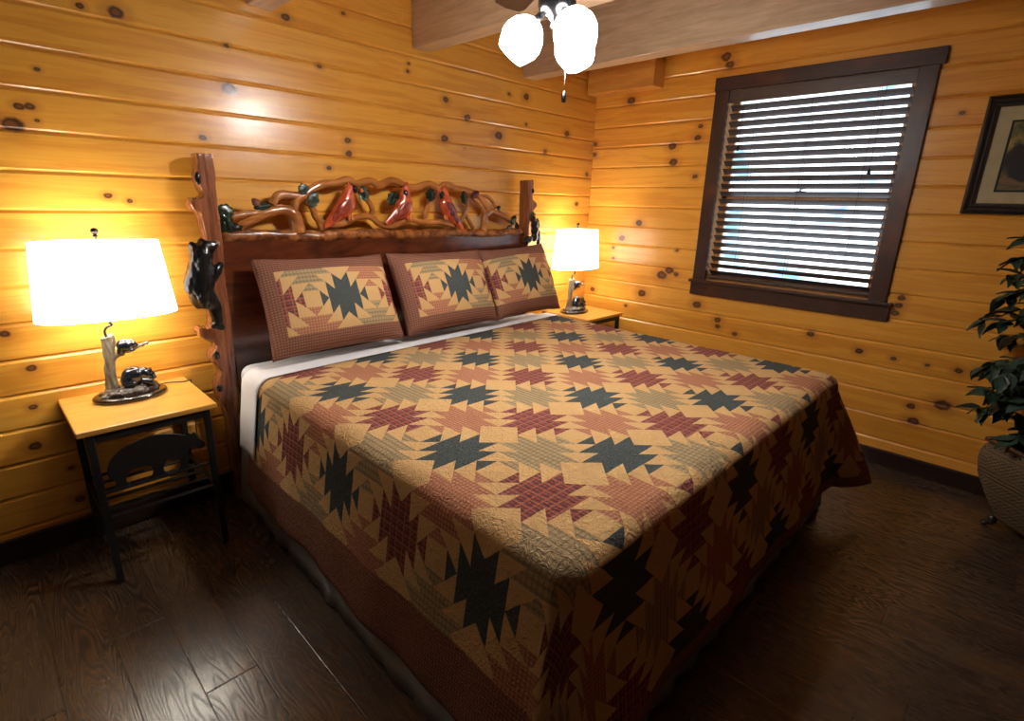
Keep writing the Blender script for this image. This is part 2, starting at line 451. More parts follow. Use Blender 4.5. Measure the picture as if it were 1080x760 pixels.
# blind
blind = empty('window_blind', (.03, -1.57, 1.0), label='dark wooden slatted blind, half open, hanging inside the window', cat='blind')
BO = blind.location
def bl(name, bm, mat, parent=blind, **k):
    for v in bm.verts: v.co -= BO
    return obj(name, bm, mat, parent, **k)
s0, s1 = WY0 + .020, WY1 - .020
bm = BM(); box(bm, (-.004, s0 - .012, 2.122), (.006, s1 + .012, 2.194), .002); bl('valance', bm, M_slat)
bm = BM(); box(bm, (.01, s0, 2.138), (.05, s1, 2.178), .002); bl('head_rail', bm, M_slat)
NS = 23; zt, zb = 2.092, 1.030; TILT = math.radians(37)
for k in range(NS):
    z = zt + (zb - zt) * k / (NS - 1)
    bm = BM(); box(bm, (-.025, s0, -.0015), (.025, s1, .0015), .001, 1)
    mm = Matrix.Translation((.030, 0, z)) @ Matrix.Rotation(TILT, 4, 'Y')
    bmesh.ops.transform(bm, matrix=mm, verts=bm.verts); bl('slat', bm, M_slat)
bm = BM(); box(bm, (.006, s0, .992), (.054, s1, 1.010), .004); bl('bottom_rail', bm, M_slat)
M_cord = simple('dark_cord', (.03, .02, .016), .7)
for yy in (-1.25, -1.57, -1.90):
    bm = BM()
    for xx in (.004, .056): tube(bm, [(xx, yy, 2.14), (xx, yy, 1.0)], .0012, 6)
    bl('ladder_cord', bm, M_cord)
for yy, zz in ((-1.935, 1.70), (-1.17, 1.86)):
    bm = BM(); tube(bm, [(-.006, yy, 2.14), (-.006, yy + .003, zz)], .0014, 6); c = bl('pull_cord', bm, M_cord)
    bm = BM(); lathe(bm, [(.001, .034), (.006, .026), (.009, .012), (.011, 0), (.004, -.004), (.0005, -.004)], 12, c=(-.006, yy + .003, zz - .03)); bl('tassel', bm, M_hollow, smooth=True).parent = c

# ------------------------------------------------------------------ picture
pic = empty('framed_picture', (-.001, -2.82, 1.475), label='framed painting in black frame with cream mat, hung right of the window', cat='picture')
PY0, PY1, PZ0, PZ1 = -3.20, -2.378, 1.473, 2.022
def pc(name, bm, mat, **k):
    for v in bm.verts: v.co -= pic.location
    return obj(name, bm, mat, pic, **k)
M_frame = grain('black_picture_frame', (.014, .012, .011), (.030, .020, .014), 2, .3, 2, .3, .2)
bm = BM(); w = .052
prof = [(0, .003), (0, .026), (.010, .030), (.016, .022), (.030, .018), (.036, .026), (.046, .024), (w, .012)]
cor = lambda t: [(PY1 - t, PZ1 - t), (PY1 - t, PZ0 + t), (PY0 + t, PZ0 + t), (PY0 + t, PZ1 - t)]
rs = [[bm.verts.new((-x - .001, y, z)) for (y, z) in cor(t)] for t, x in prof]
for i in range(len(rs) - 1):
    for k in range(4): bm.faces.new((rs[i][k], rs[i][(k + 1) % 4], rs[i + 1][(k + 1) % 4], rs[i + 1][k]))
bmesh.ops.recalc_face_normals(bm, faces=bm.faces); pc('frame', bm, M_frame)
M_matb = simple('cream_mat_board', (.52, .45, .28), .9, .1, col2=(.46, .40, .25), nscale=14)
bm = BM(); box(bm, (-.011, PY0 + .045, PZ0 + .045), (-.006, PY1 - .045, PZ1 - .045)); pc('mat_board', bm, M_matb)
bm = BM(); box(bm, (-.0125, PY0 + .108, 1.578), (-.011, -2.486, 1.908)); pc('mat_liner', bm, simple('dark_green_liner', (.008, .02, .014), .8))
A = Mat('woodland_painting', .5); p, x, y, z = A.pos()
n1 = A.noise(p, 9, 5, .65); n2 = A.noise(A.vec(x, y * 3, z * 9), 4, 4, .6)
sky = A.ramp(n1, [(.3, (.03, .04, .015)), (.42, (.12, .12, .035)), (.52, (.38, .24, .05)), (.62, (.55, .42, .16)), (.75, (.60, .55, .35))])
grd = A.ramp(n2, [(.3, (.04, .05, .02)), (.5, (.16, .11, .04)), (.7, (.25, .10, .05))])
c = A.mix(((z - .20) * 12 + n1 * .6).ss(.0, .6), grd, sky)
dk = ((y - .22) * 5).pow(2) + ((z - .24) * 9 + (n1 - .5) * 2).pow(2)
c = A.mix(1 - dk.ss(.25, .6), c, (.012, .008, .010)); A.color(c)
bm = BM(); box(bm, (-.0135, PY0 + .118, 1.588), (-.0125, -2.496, 1.898)); pc('painting', bm, A.m)

# ------------------------------------------------------------------ bed with carved headboard
HY = -.085                                   # middle of the carved headboard
def H(px, py, y=HY): return at(px, py, 1, y)
bed = empty('bed', (-1.86, -.1, 0), label='king bed frame with carved wooden headboard of branches, birds and bark posts', cat='bed')
def bp(name, bm, mat, parent=bed, **k):
    for v in bm.verts: v.co -= bed.location
    return obj(name, bm, mat, parent, **k)
def outl(pts, y, front=True):
    return [H(px, py, y) for px, py in pts]
# left post: natural slab outline (read at its front face)
yl = -.125
LP = [(201.8, 161), (224.5, 162.3), (227.5, 185.5), (230.4, 217), (235.4, 252.6), (238.3, 300), (244, 335), (248, 368), (249.5, 405), (252, 440)]
LPl = [(201.8, 161), (203.4, 172), (202.2, 187.5), (206.8, 199.3), (209.5, 206), (203, 209), (197.3, 208.5), (195.5, 214), (199, 220.5), (206.8, 226), (209.7, 238.8), (212.7, 253.5),
       (214.5, 300), (217.5, 341), (205, 342.5), (205.5, 350), (213.7, 355.8), (223, 360), (222, 365), (218.4, 369.4), (219, 377.6), (225.5, 384), (228.5, 389), (224.3, 399), (225, 413), (231, 424), (236.4, 439.5), (237.5, 458)]
R_ = [H(*q_, yl) for q_ in LP]; L_ = [Vector((v_.x, yl, v_.z)) for v_ in (H(*q_, yl + .075) for q_ in LPl)]
xb = L_[-1].x; xr = R_[-1].x
L_[0].z = R_[0].z; L_[1].x = (L_[0].x + L_[1].x) / 2
pts = [L_[0]] + [Vector(t) for t in spline([tuple(v) for v in L_[1:]], 3)] + [Vector((xb, yl, 0))] + [Vector((xr, yl, 0))] + [v for v in reversed(R_)]
# drop doubled first corner
pts = pts[1:] if (pts[0] - pts[-1]).length < .003 else pts
pts.reverse()
def carve(pts, seed):
    bm = BM(); prism(bm, pts, (0, .085, 0))
    zs_ = [p_.z for p_ in pts]; xs_ = [p_.x for p_ in pts if p_.z > .5]; xa, xb_ = min(xs_), max(xs_); rg = random.Random(seed)
    r_ = fuse(bm, .0048, 2); r_.normal_update()
    mv = []
    for v in r_.verts:
        g = mnoise.noise(Vector((v.co.x * 85 + seed, v.co.y * 60, v.co.z * 6))) * .0034 + mnoise.noise(Vector((v.co.x * 200, v.co.y * 90, v.co.z * 14 + seed))) * .0015
        mv.append((v, v.normal * g))
    for v, d_ in mv: v.co += d_
    return r_
lpost = bp('post', carve(pts, 3), M_bark, smooth=True, label='left carved bark post with knots and a climbing bear')
for (px, py, a, b) in [(208.7, 188, .012, .026), (228.5, 374.5, .013, .020), (232, 409, .013, .019)]:
    c = H(px, py, yl); bm = BM(); ell(bm, c, (a, .008, b)); bp('knot_hollow', bm, M_hollow, lpost, smooth=True, label='black painted knot')
# right post
xL, xR = H(549.4, 189.4, yl + .075).x, H(562.4, 189.4, yl).x
zt_ = H(549.4, 189.4, yl).z
RPr = [(562.8, 189.6), (563.2, 199), (561.5, 206), (562.4, 210.7), (566, 213.5), (566.3, 217.5), (563, 222), (560.5, 229), (558, 238)]
Rr = [H(*q_, yl) for q_ in RPr]
pts = [Vector((xL, yl, 0)), Vector((xL, yl, zt_))] + Rr + [Vector((Rr[-1].x + .01, yl, .9)), Vector((Rr[-1].x + .02, yl, .4)), Vector((Rr[-1].x, yl, 0))]
rpost = bp('post', carve(pts, 9), M_bark, smooth=True, label='right carved bark post beside the corner lamp')
for (px, py, a, b) in [(562, 201.5, .010, .018)]:
    c = H(px, py, yl); bm = BM(); ell(bm, c, (a, .010, b)); bp('knot_hollow', bm, M_hollow, rpost, smooth=True)

# panel, bark rail, lower boards
zr = .5 * (H(245, 252).z + H(545, 247).z)
RZ0, RZ1 = H(240, 249).z, H(545, 245).z
bm = BM(); box(bm, (-2.862, -.105, .36), (-.895, -.065, RZ0 - .005), .004); bp('headboard_panel', bm, M_panel)
bm = BM(); P_ = []; rr = []
for i in range(60):
    t = i / 59; P_.append((-2.85 + t * 1.955, HY - .006, RZ0 + (RZ1 - RZ0) * t + .004 * math.sin(t * 21))); rr.append(.027 + .003 * mnoise.noise(Vector((i * .35, 0, 0))))
tube(bm, P_, rr, 18); rough(bm, .008, 38, 3, 1)
M_rail = simple('carved_bark_rail', (.42, .15, .035), .22, .5, coat=.8, bump=1.0, bscale=70, col2=(.13, .035, .012), nscale=22)
bp('bark_rail', bm, M_rail, smooth=True)

def branch(px, r0, r1=None, y=HY, wob=0):
    """carved branch through pixels (x, y[, radius])"""
    P_ = []
    n = len(px)
    for i, q_ in enumerate(px):
        c = H(q_[0], q_[1], y); r = q_[2] if len(q_) > 2 else (r0 + ((r1 or r0) - r0) * i / (n - 1))
        P_.append((c.x, c.y, c.z, r * 1.38))
    sp = spline(P_, 5); bm = BM()
    tube(bm, [q_[:3] for q_ in sp], [q_[3] * (1 + .10 * mnoise.noise(Vector((q_[0] * 30, q_[2] * 30, 0)))) for q_ in sp], 12)
    return bp('branch', bm, M_branch, smooth=True)
ARCH = [(286.7, 216), (291, 208), (297, 205), (305, 205.5), (312, 206.5), (319, 207), (325, 202), (332.6, 197), (343, 193.5), (355, 193), (363.7, 190), (369.5, 190.5), (375.6, 194), (387.4, 191), (393, 191.5), (400.4, 195), (411.5, 190.5), (418, 191.5),
        (426.3, 195.5), (434, 197.5), (441, 197), (452, 194), (461.5, 198), (468.9, 195), (475, 196), (480, 198.7), (489.3, 200.5), (498.5, 203.3), (505, 207.5), (510, 213), (514.5, 220), (521, 224), (528, 226.5), (541, 234, .013)]
branch(ARCH, .0145)
branch([(250, 240, .010), (259, 235.5, .014), (274.8, 227), (286.7, 222.5), (298.5, 221), (307, 224, .023), (311.5, 231, .025), (314.5, 246, .028)], .017)
branch([(243, 229, .012), (256, 226), (268, 225), (282, 225), (292, 222)], .010)
branch([(309, 224, .016), (310.5, 217), (313, 211), (319, 206)], .015)
branch([(322, 212), (326, 215), (330.5, 222), (333, 229), (339, 234), (346, 236), (354, 236.5, .014), (364, 234.5, .014), (374, 229.6), (386, 227.8), (393.3, 230), (399, 235.5), (407, 238.5), (417, 237.5), (424.5, 233.5), (433, 231.3), (444.8, 233.8), (456, 234.5), (463, 234), (470, 235.5), (480, 239, .009)], .012)
branch([(391, 228), (392.5, 222), (391, 216), (387, 210.5), (384.5, 205)], .010)
branch([(448.5, 230, .013), (447.3, 224.5, .013), (449.5, 220), (453.5, 215), (455, 208)], .010)
branch([(484, 233.5), (489, 227), (493, 219), (492, 211)], .009)
branch([(489, 224), (493, 230), (499, 241)], .009)
branch([(510, 245, .020), (510.5, 234), (512, 226), (518, 221.5)], .016)
branch([(496, 204), (501, 210), (507, 217), (511, 226)], .012)
branch([(505, 207), (511, 206.5), (516.5, 209), (520.5, 214), (522.5, 219.5)], .008)
branch([(340, 242, .012), (331, 226, .006)], .010)

def leaf(px, py, rx, rz, ang=0, mat=None, parent=bed, y=None):
    """carved leaf, sizes in metres, angle in the headboard plane"""
    y = HY - .018 if y is None else y
    rx *= 1.45; rz *= 1.25
    c = H(px, py, y); bm = BM(); n = 9
    M_ = Matrix.Translation(c) @ Matrix.Rotation(math.radians(ang), 4, 'Y')
    rows = []
    for i in range(n):
        t = i / (n - 1) * 2 - 1; w_ = rx * (1 - abs(t) ** 2.1) ** .7 * (1 + .15 * math.sin(t * 9)) + .0008
        row = []
        for k in range(7):
            s = k / 6 * 2 - 1
            row.append(bm.verts.new(M_ @ Vector((s * w_, -.008 + .007 * abs(s) + .0025 * math.cos(t * 16 + abs(s) * 3), t * rz))))
        rows.append(row)
    for i in range(n - 1):
        for k in range(6): bm.faces.new((rows[i][k], rows[i][k + 1], rows[i + 1][k + 1], rows[i + 1][k]))
    r = bmesh.ops.solidify(bm, geom=bm.faces[:], thickness=.014)
    bmesh.ops.recalc_face_normals(bm, faces=bm.faces)
    return bp('leaf', bm, mat or M_leaf_paint, parent, smooth=True)
PLF = M_leaf_pale
leaf(237.5, 223, .022, .030, -60, PLF); leaf(239, 234, .018, .034, -20); leaf(246, 243, .018, .036, -115); leaf(236, 240, .015, .026, 10)
leaf(277, 217.5, .012, .034, -100); leaf(270, 214, .012, .020, -40, M_bud)
leaf(320, 199.5, .018, .024, 60, PLF); leaf(330.5, 210.5, .020, .034, 25, PLF)
leaf(383.5, 204, .022, .032, -10, PLF); leaf(413.5, 209, .020, .034, 25); leaf(417.5, 208.5, .014, .022, 90)
leaf(454, 205.5, .024, .030, 0); leaf(489.5, 208.5, .018, .034, -10); leaf(501, 205, .016, .030, 65, M_purple); leaf(526, 219.5, .014, .014, 30)
leaf(541.5, 232, .018, .030, 30, PLF); leaf(545, 239, .014, .026, -20); leaf(537, 240, .012, .022, 70, PLF)
leaf(562, 228, .018, .028, -20, PLF, y=-.13); leaf(565.5, 238, .024, .042, 10, PLF, y=-.13); leaf(556.5, 253, .026, .022, 0, y=-.135); leaf(568, 252, .016, .05, 0, y=-.12)

def side_(bk, h): return 1 if bk.x > h.x else -1
def bird(head, beak, body, tail, wing_mat, lab, mask=None, wside=None):
    y = HY - .022
    h, bk, b, tl = (H(*head, y), H(*beak, y), H(*body, y), H(*tail, y))
    ax = (h - tl); ax.y = 0; L = ax.length; ax.normalize(); ang = math.atan2(ax.x, ax.z)
    bm = BM()
    ell(bm, b, (.050, .030, .066), (0, ang, 0), 18)
    ell(bm, b + Vector((.010 * side_(bk, h), 0, .012)), (.046, .029, .052), (0, ang, 0), 16)
    limb(bm, b.lerp(h, .30), h, .042, .026, 7, .75)
    side = side_(bk, h)
    limb(bm, h + Vector((-.002 * side, 0, .010)), h + Vector((-.010 * side, 0, .034)), .017, .006, 6, .7)
    limb(bm, b.lerp(tl, .25), tl, .040, .014, 9, .5)
    body_ = bp('bird', fuse(bm, .0032, 6), M_red, smooth=True, label=lab)
    bm = BM(); mk = H(*(mask or ((head[0] + beak[0]) / 2, (head[1] + beak[1]) / 2)), y - .012); ell(bm, mk, (.016, .016, .022)); bp('face_mask', bm, M_hollow, body_, smooth=True, label='black face mask')
    bm = BM(); d = (bk - h).normalized(); tube(bm, [bk - d * .012 + Vector((0, -.012, 0)), bk + Vector((0, -.012, 0)), bk + d * .010 + Vector((0, -.012, -.003))], [.012, .010, .002], 10); bp('beak', bm, M_orange, body_, smooth=True, label='orange beak')
    side = wside or side; bm = BM()
    ell(bm, b + Vector((-.012 * side, -.022, -.002)), (.030, .013, .056), (0, ang + .10 * side, 0), 16)
    ell(bm, b.lerp(tl, .42) + Vector((-.004 * side, -.012, 0)), (.019, .010, .044), (0, ang, 0), 12)
    bp('wing', fuse(bm, .003, 2), wing_mat, body_, smooth=True)
    bm = BM()
    for dx in (-.008, .008):
        f0 = b + Vector((dx + .020 * side, -.012, -.062)); tube(bm, [f0 + Vector((0, 0, .02)), f0, f0 + Vector((0, -.006, -.010))], [.007, .006, .006], 8)
    bp('foot', bm, M_orange, body_, smooth=True)
M_redwing = simple('dark_red_wing_paint', (.26, .028, .014), .18, .6, coat=1, bump=.7, bscale=60, col2=(.30, .06, .03), nscale=40)
bird((369, 200), (380.5, 201), (364, 217.5), (343.5, 238.5), M_redwing, 'red bird facing right on the branch', (374, 199.5))
bird((428, 199), (425.5, 210), (426.5, 219), (408, 235), M_redwing, 'red bird perched at the middle of the branch', (427.5, 204), 1)
bird((468, 201.5), (461, 201.5), (471.5, 219), (488, 242), M_purple, 'red bird with plum coloured wing', (466, 205.5))

# climbing bear on the left post
by = -.15
def Bx(px, py): return H(px, py, by)
bm = BM()
def be(px, py, rx, ry, rz, ang=0, dy=0): ell(bm, Bx(px, py) + Vector((0, dy, 0)), (rx, ry, rz), (0, ang, 0), 18)
def bl_(a, b_, r0, r1, dy=0, k=7): limb(bm, Bx(*a) + Vector((0, dy, 0)), Bx(*b_) + Vector((0, dy, 0)), r0, r1, k)
be(213, 264, .042, .036, .036); bl_((216, 261), (225, 258), .030, .016, -.006); be(202.5, 258.5, .014, .012, .015); be(212, 254.5, .012, .012, .012)
bl_((212, 268), (211, 300), .046, .056, 0, 10); bl_((211, 300), (213, 314), .056, .048); bl_((209, 285), (205, 300), .040, .044)
bl_((222, 292), (228, 283), .020, .018, -.014); bl_((228, 284), (231.5, 279), .018, .018, -.016); bl_((231.5, 279), (233, 279.5), .019, .014, -.016)
bl_((216, 312), (226, 322), .044, .030, -.004); bl_((226, 322), (228.5, 340), .030, .021, -.006); bl_((224, 343), (233, 344.5), .014, .013, -.014, 5)
b2 = fuse(bm, .0045, 7); rough(b2, .010, 26, 2, .6); rough(b2, .003, 80, 6, .4)
bear = bp('bear_carving', b2, M_bear, smooth=True, label='glossy black bear climbing the left post')
bm = BM(); ell(bm, Bx(226.5, 256.5) + Vector((.004, -.008, 0)), (.014, .014, .015)); bp('muzzle', bm, M_muzzle, bear, smooth=True, label='tan muzzle')
# small bear at the right post
bm = BM(); 
for (px, py, a, b_, c_) in [(562, 231, .024, .022, .024), (563.5, 237, .028, .026, .034), (564, 243, .032, .028, .036), (563.5, 250, .030, .026, .032), (558.5, 252, .022, .022, .022)]: ell(bm, H(px, py, -.135), (a, b_, c_))
bp('bear_carving', fuse(bm, .0045, 6), M_bear, smooth=True, label='small dark bear climbing the right post')
# side rails under the mattress
for xa in (-2.80, -.955):
    bm = BM(); box(bm, (xa, -2.0, .19), (xa + .035, -.10, .25), .004); bp('side_rail', bm, M_bark)

# ------------------------------------------------------------------ mattress, box spring, skirt
XE0, XE1, YE, ZTOP = -2.838, -.842, -2.105, .705
def cushion(name, a, b, r, mat, **k):
    bm = BM(); box(bm, a, b, r, 4); o = obj(name, bm, mat, **k); return autosmooth(o, 50)
cushion('box_spring', (XE0 + .02, -2.08, .26), (XE1 - .02, -.118, .445), .02, M_mattress, label='white box spring under the mattress of the bed', cat='box spring')
cushion('mattress', (-2.868, -2.12, .447), (XE1 + .02, -.135, .700), .05, M_mattress, label='thick mattress in white fitted sheet on the bed', cat='mattress')
bm = BM(); path = []
def skirt_path():
    P_ = []
    for i in range(150): y = -.13 - i * (2.02) / 149; P_.append((-2.872, y, -1, 0))
    for i in range(150): x = -2.872 + i * 2.057 / 149; P_.append((x, -2.165, 0, -1))
    for i in range(150): y = -2.15 + i * 2.02 / 149; P_.append((-.815, y, 1, 0))
    return P_
rows = []
SP = skirt_path()
for j in range(9):
    z = .012 + (.445 - .012) * j / 8; amp = .009 * (1 - j / 8)
    row = []
    for i, (x, y, nx, ny) in enumerate(SP):
        w_ = amp * (mnoise.noise(Vector((i * .16, j * .05, 1))) * 1.3 + .4 * math.sin(i * .55)) + ((.055 + .055 * i / 149) if i < 150 else (.11 + (.03 - .11) * min(1, (i - 150) / 20))) * (1 - j / 8)
        row.append(bm.verts.new((x + nx * w_, y + ny * w_, z)))
    rows.append(row)
for j in range(8):
    for i in range(len(SP) - 1): bm.faces.new((rows[j][i], rows[j][i + 1], rows[j + 1][i + 1], rows[j + 1][i]))
bmesh.ops.solidify(bm, geom=bm.faces[:], thickness=.003)
obj('bed_skirt', bm, M_skirt, smooth=True, label='taupe fabric bed skirt hanging to the floor around the bed', cat='bed skirt')

# ------------------------------------------------------------------ quilt cloth
def drape(u, v, off=0.0):
    """lay flat cloth coordinates over the bed and down its sides"""
    r = .058 + off
    sx = XE0 - u if u < XE0 else (u - XE1 if u > XE1 else 0); dx = -1 if u < XE0 else 1
    t = YE - v if v < YE else 0
    x = min(max(u, XE0), XE1); y = max(v, YE); z = ZTOP + off
    if sx <= 0 and t <= 0:
        z += .004 * mnoise.noise(Vector((u * 3, v * 3, 0)))
        return Vector((x, y, z))
    p = 3.0
    rho = (sx ** p + t ** p) ** (1 / p); th = math.atan2(t, sx)
    s2 = math.sin(2 * th) ** 2 if (sx > 0 and t > 0) else 0
    fl = (.15 if dx < 0 else .12) * (1 - s2) + (.20 if dx < 0 else .62) * s2
    fl += .07 * math.sin(th) ** 2 * 0
    arc = r * PI / 2 * .97
    if rho < arc:
        a = rho / r; g = r * math.sin(a); dz = r * (1 - math.cos(a))
    else:
        e = rho - arc; c = 1 / math.sqrt(1 + fl * fl); g = r + e * fl * c; dz = r + e * c
    k = rho / .55
    along = v if th < .8 else u
    g += k * k * (.007 * math.sin(along * 9 + 1.3) + .004 * math.sin(along * 21)) * (1 - .4 * s2)
    if s2: g += k * k * .02 * math.sin(th * 6)
    return Vector((x + dx * math.cos(th) * g, y - math.sin(th) * g, z - dz + .003 * mnoise.noise(Vector((u * 5, v * 5, 2)))))
def cloth(name, us, vs, off, mat, thick=.006, warp=lambda u, v: (u, v), **k):
    bm = BM(); uvl = bm.loops.layers.uv.new('UVMap')
    g = [[(bm.verts.new(drape(*warp(u, v), off)), warp(u, v)) for u in us] for v in vs]
    for i in range(len(vs) - 1):
        for j in range(len(us) - 1):
            q_ = (g[i][j], g[i][j + 1], g[i + 1][j + 1], g[i + 1][j])
            f = bm.faces.new([a[0] for a in q_])
            for l, a in zip(f.loops, q_): l[uvl].uv = a[1]
    bmesh.ops.recalc_face_normals(bm, faces=bm.faces)
    o = obj(name, bm, mat, smooth=True, **k)
    m = o.modifiers.new('thick', 'SOLIDIFY'); m.thickness = thick; m.offset = -1
    return o
def lin(a, b, n): return [a + (b - a) * i / n for i in range(n + 1)]

def patchwork(name, A_, u0, v0, border, swap=False, bumps=1):
    """the quilt's star patchwork: pieced triangles round stepped stars"""
    M = Mat(name, .95, .08)
    p, x, y, z = M.pos(uv=True)
    wn = (M.noise(p, 6, 2) - .5) * .012
    U = (x - u0 + wn) / A_; V = (y - v0 + wn) / A_
    P_ = U - V; Q_ = U + V
    bp_ = (P_ + .5).floor(); bq = (Q_ + .5).floor()
    p0 = P_ - bp_; q0 = Q_ - bq
    par = (bp_ + bq).mod2().gt(.5)
    pe = p0 * (1 - par) - q0 * par; qe = q0 * (1 - par) + p0 * par
    p4 = pe * 4; q4 = qe * 4
    fp = p4.frac(); fq = q4.frac()
    fp = (p4 + 8).frac(); fq = (q4 + 8).frac()
    inA = p4.lt(-1).max(q4.gt(1)); inB = p4.gt(1).max(q4.lt(-1))
    d1 = fp.gt(fq)
    m = (1 - inA) * (1 - inB) + inA * (1 - inB) * d1 + inB * (1 - inA) * (1 - d1)
    odd = bp_.mod2().gt(.5)
    k = 2 * PI
    sx = lambda f: ((x * f * k).sin()); sy = lambda f: ((y * f * k).sin())
    weave = M.noise(p, 420, 2, .7)
    fleck = M.noise(p, 190, 3, .8)
    green = M.mix(fleck.ss(.42, .66), (.050, .062, .064), (.125, .140, .135))
    r1 = M.mix(sx(62).gt(.25), (.36, .085, .055), (.105, .060, .075))
    red = M.mix(sy(62).gt(.25) * .5, r1, (.10, .055, .075)); red = M.mix((sx(31).gt(.82)).max(sy(31).gt(.82)) * .5, red, (.52, .20, .11))
    tn = M.mix(sx(48).gt(.35) * .45, (.46, .34, .185), (.16, .125, .08)); tan = M.mix(sy(60).gt(.5) * .35, tn, (.16, .125, .08))
    pk = M.mix(sx(75).gt(.1) * .5, (.56, .285, .155), (.32, .095, .065)); pink = M.mix(sy(75).gt(.1) * .5, pk, (.32, .095, .065))
    star = M.mix(odd, green, red); soft = M.mix(odd, pink, tan)
    fab = M.mix(par, star, soft)
    plain = M.mix(weave.ss(.35, .65), (.62, .385, .165), (.72, .465, .215))
    c = M.mix(m, plain, fab)
    b1 = M.mix(sx(85).gt(0) * .55, (.36, .165, .105), (.12, .055, .042)); bcol = M.mix(sy(85).gt(0) * .45, b1, (.12, .055, .045))
    edge = border(x, y)
    c = M.mix(edge, c, bcol)
    M.color(c)
    # quilting: crinkled meander stitches
    cr, _ = M.voro(p, 24, 'SMOOTH_F1', 1); n2 = M.noise(p, 38, 3, .6, 1.2); n3 = M.noise(p, 110, 2)
    hh = (1 - cr) * .5 + ((n2 - .5).abs() * 3).min(1) * .8 + n3 * .25 + weave * .15
    M.bump(hh, .85 * bumps, .012)
    return M.m
qb = lambda x, y: x.lt(-3.245).max(x.gt(-.32)).max(y.lt(-2.655)).max(y.gt(-.405))
M_quilt = patchwork('star_patchwork_quilt', .3605, -2.690, -.825, qb)
def qwarp(u, v):
    if u < XE0: u = XE0 - (XE0 - u) * (1.01 + .15 * min(1, max(0, (-.4 - v) / 1.6)))
    return u, v
us = lin(XE0 - .545, XE0, 34) + lin(XE0, XE1, 90)[1:] + lin(XE1, XE1 + .50, 30)[1:]
vs = lin(-.375, YE, 80) + lin(YE, YE - .60, 36)[1:]
cloth('quilt', us, vs, .006, M_quilt, .006, warp=qwarp, label='patchwork quilt of green, red and tan stars spread over the bed', cat='quilt')
# top sheet folded back over the head of the quilt
M_fold = M_white_sheet
bm_us = lin(XE0 - .40, XE0, 26) + lin(XE0, XE1, 60)[1:] + lin(XE1, XE1 + .40, 20)[1:]
def swarp(u, v):
    t = min(1, max(0, (u + 2.85) / 2.0)); return u, -.30 + (v + .30) * (1 - .42 * t)
cloth('top_sheet', bm_us, lin(-.30, -.478, 10), .0145, M_fold, .003, warp=swarp, label='white top sheet folded back as a band between quilt and pillows', cat='sheet')

# ------------------------------------------------------------------ pillows in shams
shb = lambda x, y: ((x.abs()).gt(.152)).max(y.abs().gt(.293))
M_sham = patchwork('star_patchwork_sham', .318, 0, 0, shb, bumps=.5)
def sham(tl, tr, bl_, br, T, label, du=0.0, seed=0):
    tl, tr, bl_, br = map(Vector, (tl, tr, bl_, br))
    cen = (tl + tr + bl_ + br) / 4
    nrm = ((tr - tl).cross(tl - bl_)).normalized()
    if nrm.y > 0: nrm = -nrm
    W2 = ((tr - tl).length + (br - bl_).length) / 4; H2 = ((tl - bl_).length + (tr - br).length) / 4
    bm = BM(); uvl = bm.loops.layers.uv.new('UVMap'); n = 44; m_ = 34
    sides = []
    for s in (1, -1):
        g = []
        for i in range(m_ + 1):
            b = i / m_ * 2 - 1; row = []
            for j in range(n + 1):
                a = j / n * 2 - 1
                pin = 1 - .045 * (1 - b * b) ** 1.0 * abs(a) ** 3; pinv = 1 - .07 * (1 - a * a) * abs(b) ** 3
                aa = a * pin; bb = b * pinv
                P_ = (bl_.lerp(br, (aa + 1) / 2)).lerp(tl.lerp(tr, (aa + 1) / 2), (bb + 1) / 2)
                e = max(0, (1 - abs(a) ** 2.6) * (1 - abs(b) ** 2.6)) ** .55
                t = T * e * (1 if s > 0 else .55)
                t += .006 * e * mnoise.noise(Vector((a * 3 + seed, b * 3, 1)))
                cr = max(abs(a), abs(b)); 
                t += (.004 * mnoise.noise(Vector((a * 9 + seed, b * 9, 4)))) * (1 if .6 < cr < 1 else .3) * (1 if cr < .999 else 0)
                edge = i in (0, m_) or j in (0, n)
                if s < 0 and edge: row.append(sides[0][i][j]); continue
                w_ = .004 * mnoise.noise(Vector((a * 6 + seed, b * 6, 7))) if edge else 0
                row.append((bm.verts.new(P_ + nrm * (t * s) + Vector((0, 0, w_)) - cen), (bb * H2, aa * W2 - du)))
            g.append(row)
        sides.append(g)
        for i in range(m_):
            for j in range(n):
                q_ = [g[i][j], g[i][j + 1], g[i + 1][j + 1], g[i + 1][j]]
                if s < 0: q_.reverse()
                f = bm.faces.new([k[0] for k in q_])
                for l, k in zip(f.loops, q_): l[uvl].uv = k[1] if s > 0 else (1, k[1][1])
    bmesh.ops.recalc_face_normals(bm, faces=bm.faces)
    o = obj('pillow', bm, M_sham, smooth=True, label=label, cat='pillow', group='star patchwork pillows against the headboard')
    o.location = cen
    return o
sham((-2.775, -.185, 1.193), (-2.095, -.185, 1.183), (-2.800, -.400, .757), (-2.100, -.400, .757), .10, 'left pillow in brown patchwork sham, nearest the black bear post', .02, 1)
sham((-2.080, -.185, 1.186), (-1.400, -.195, 1.180), (-2.085, -.400, .757), (-1.405, -.400, .757), .10, 'middle pillow of three in brown patchwork shams', .03, 2)
sham((-1.400, -.175, 1.172), (-.775, -.175, 1.195), (-1.400, -.390, .757), (-.800, -.400, .757), .095, 'right pillow in brown patchwork sham, nearest the corner lamp', .0, 3)

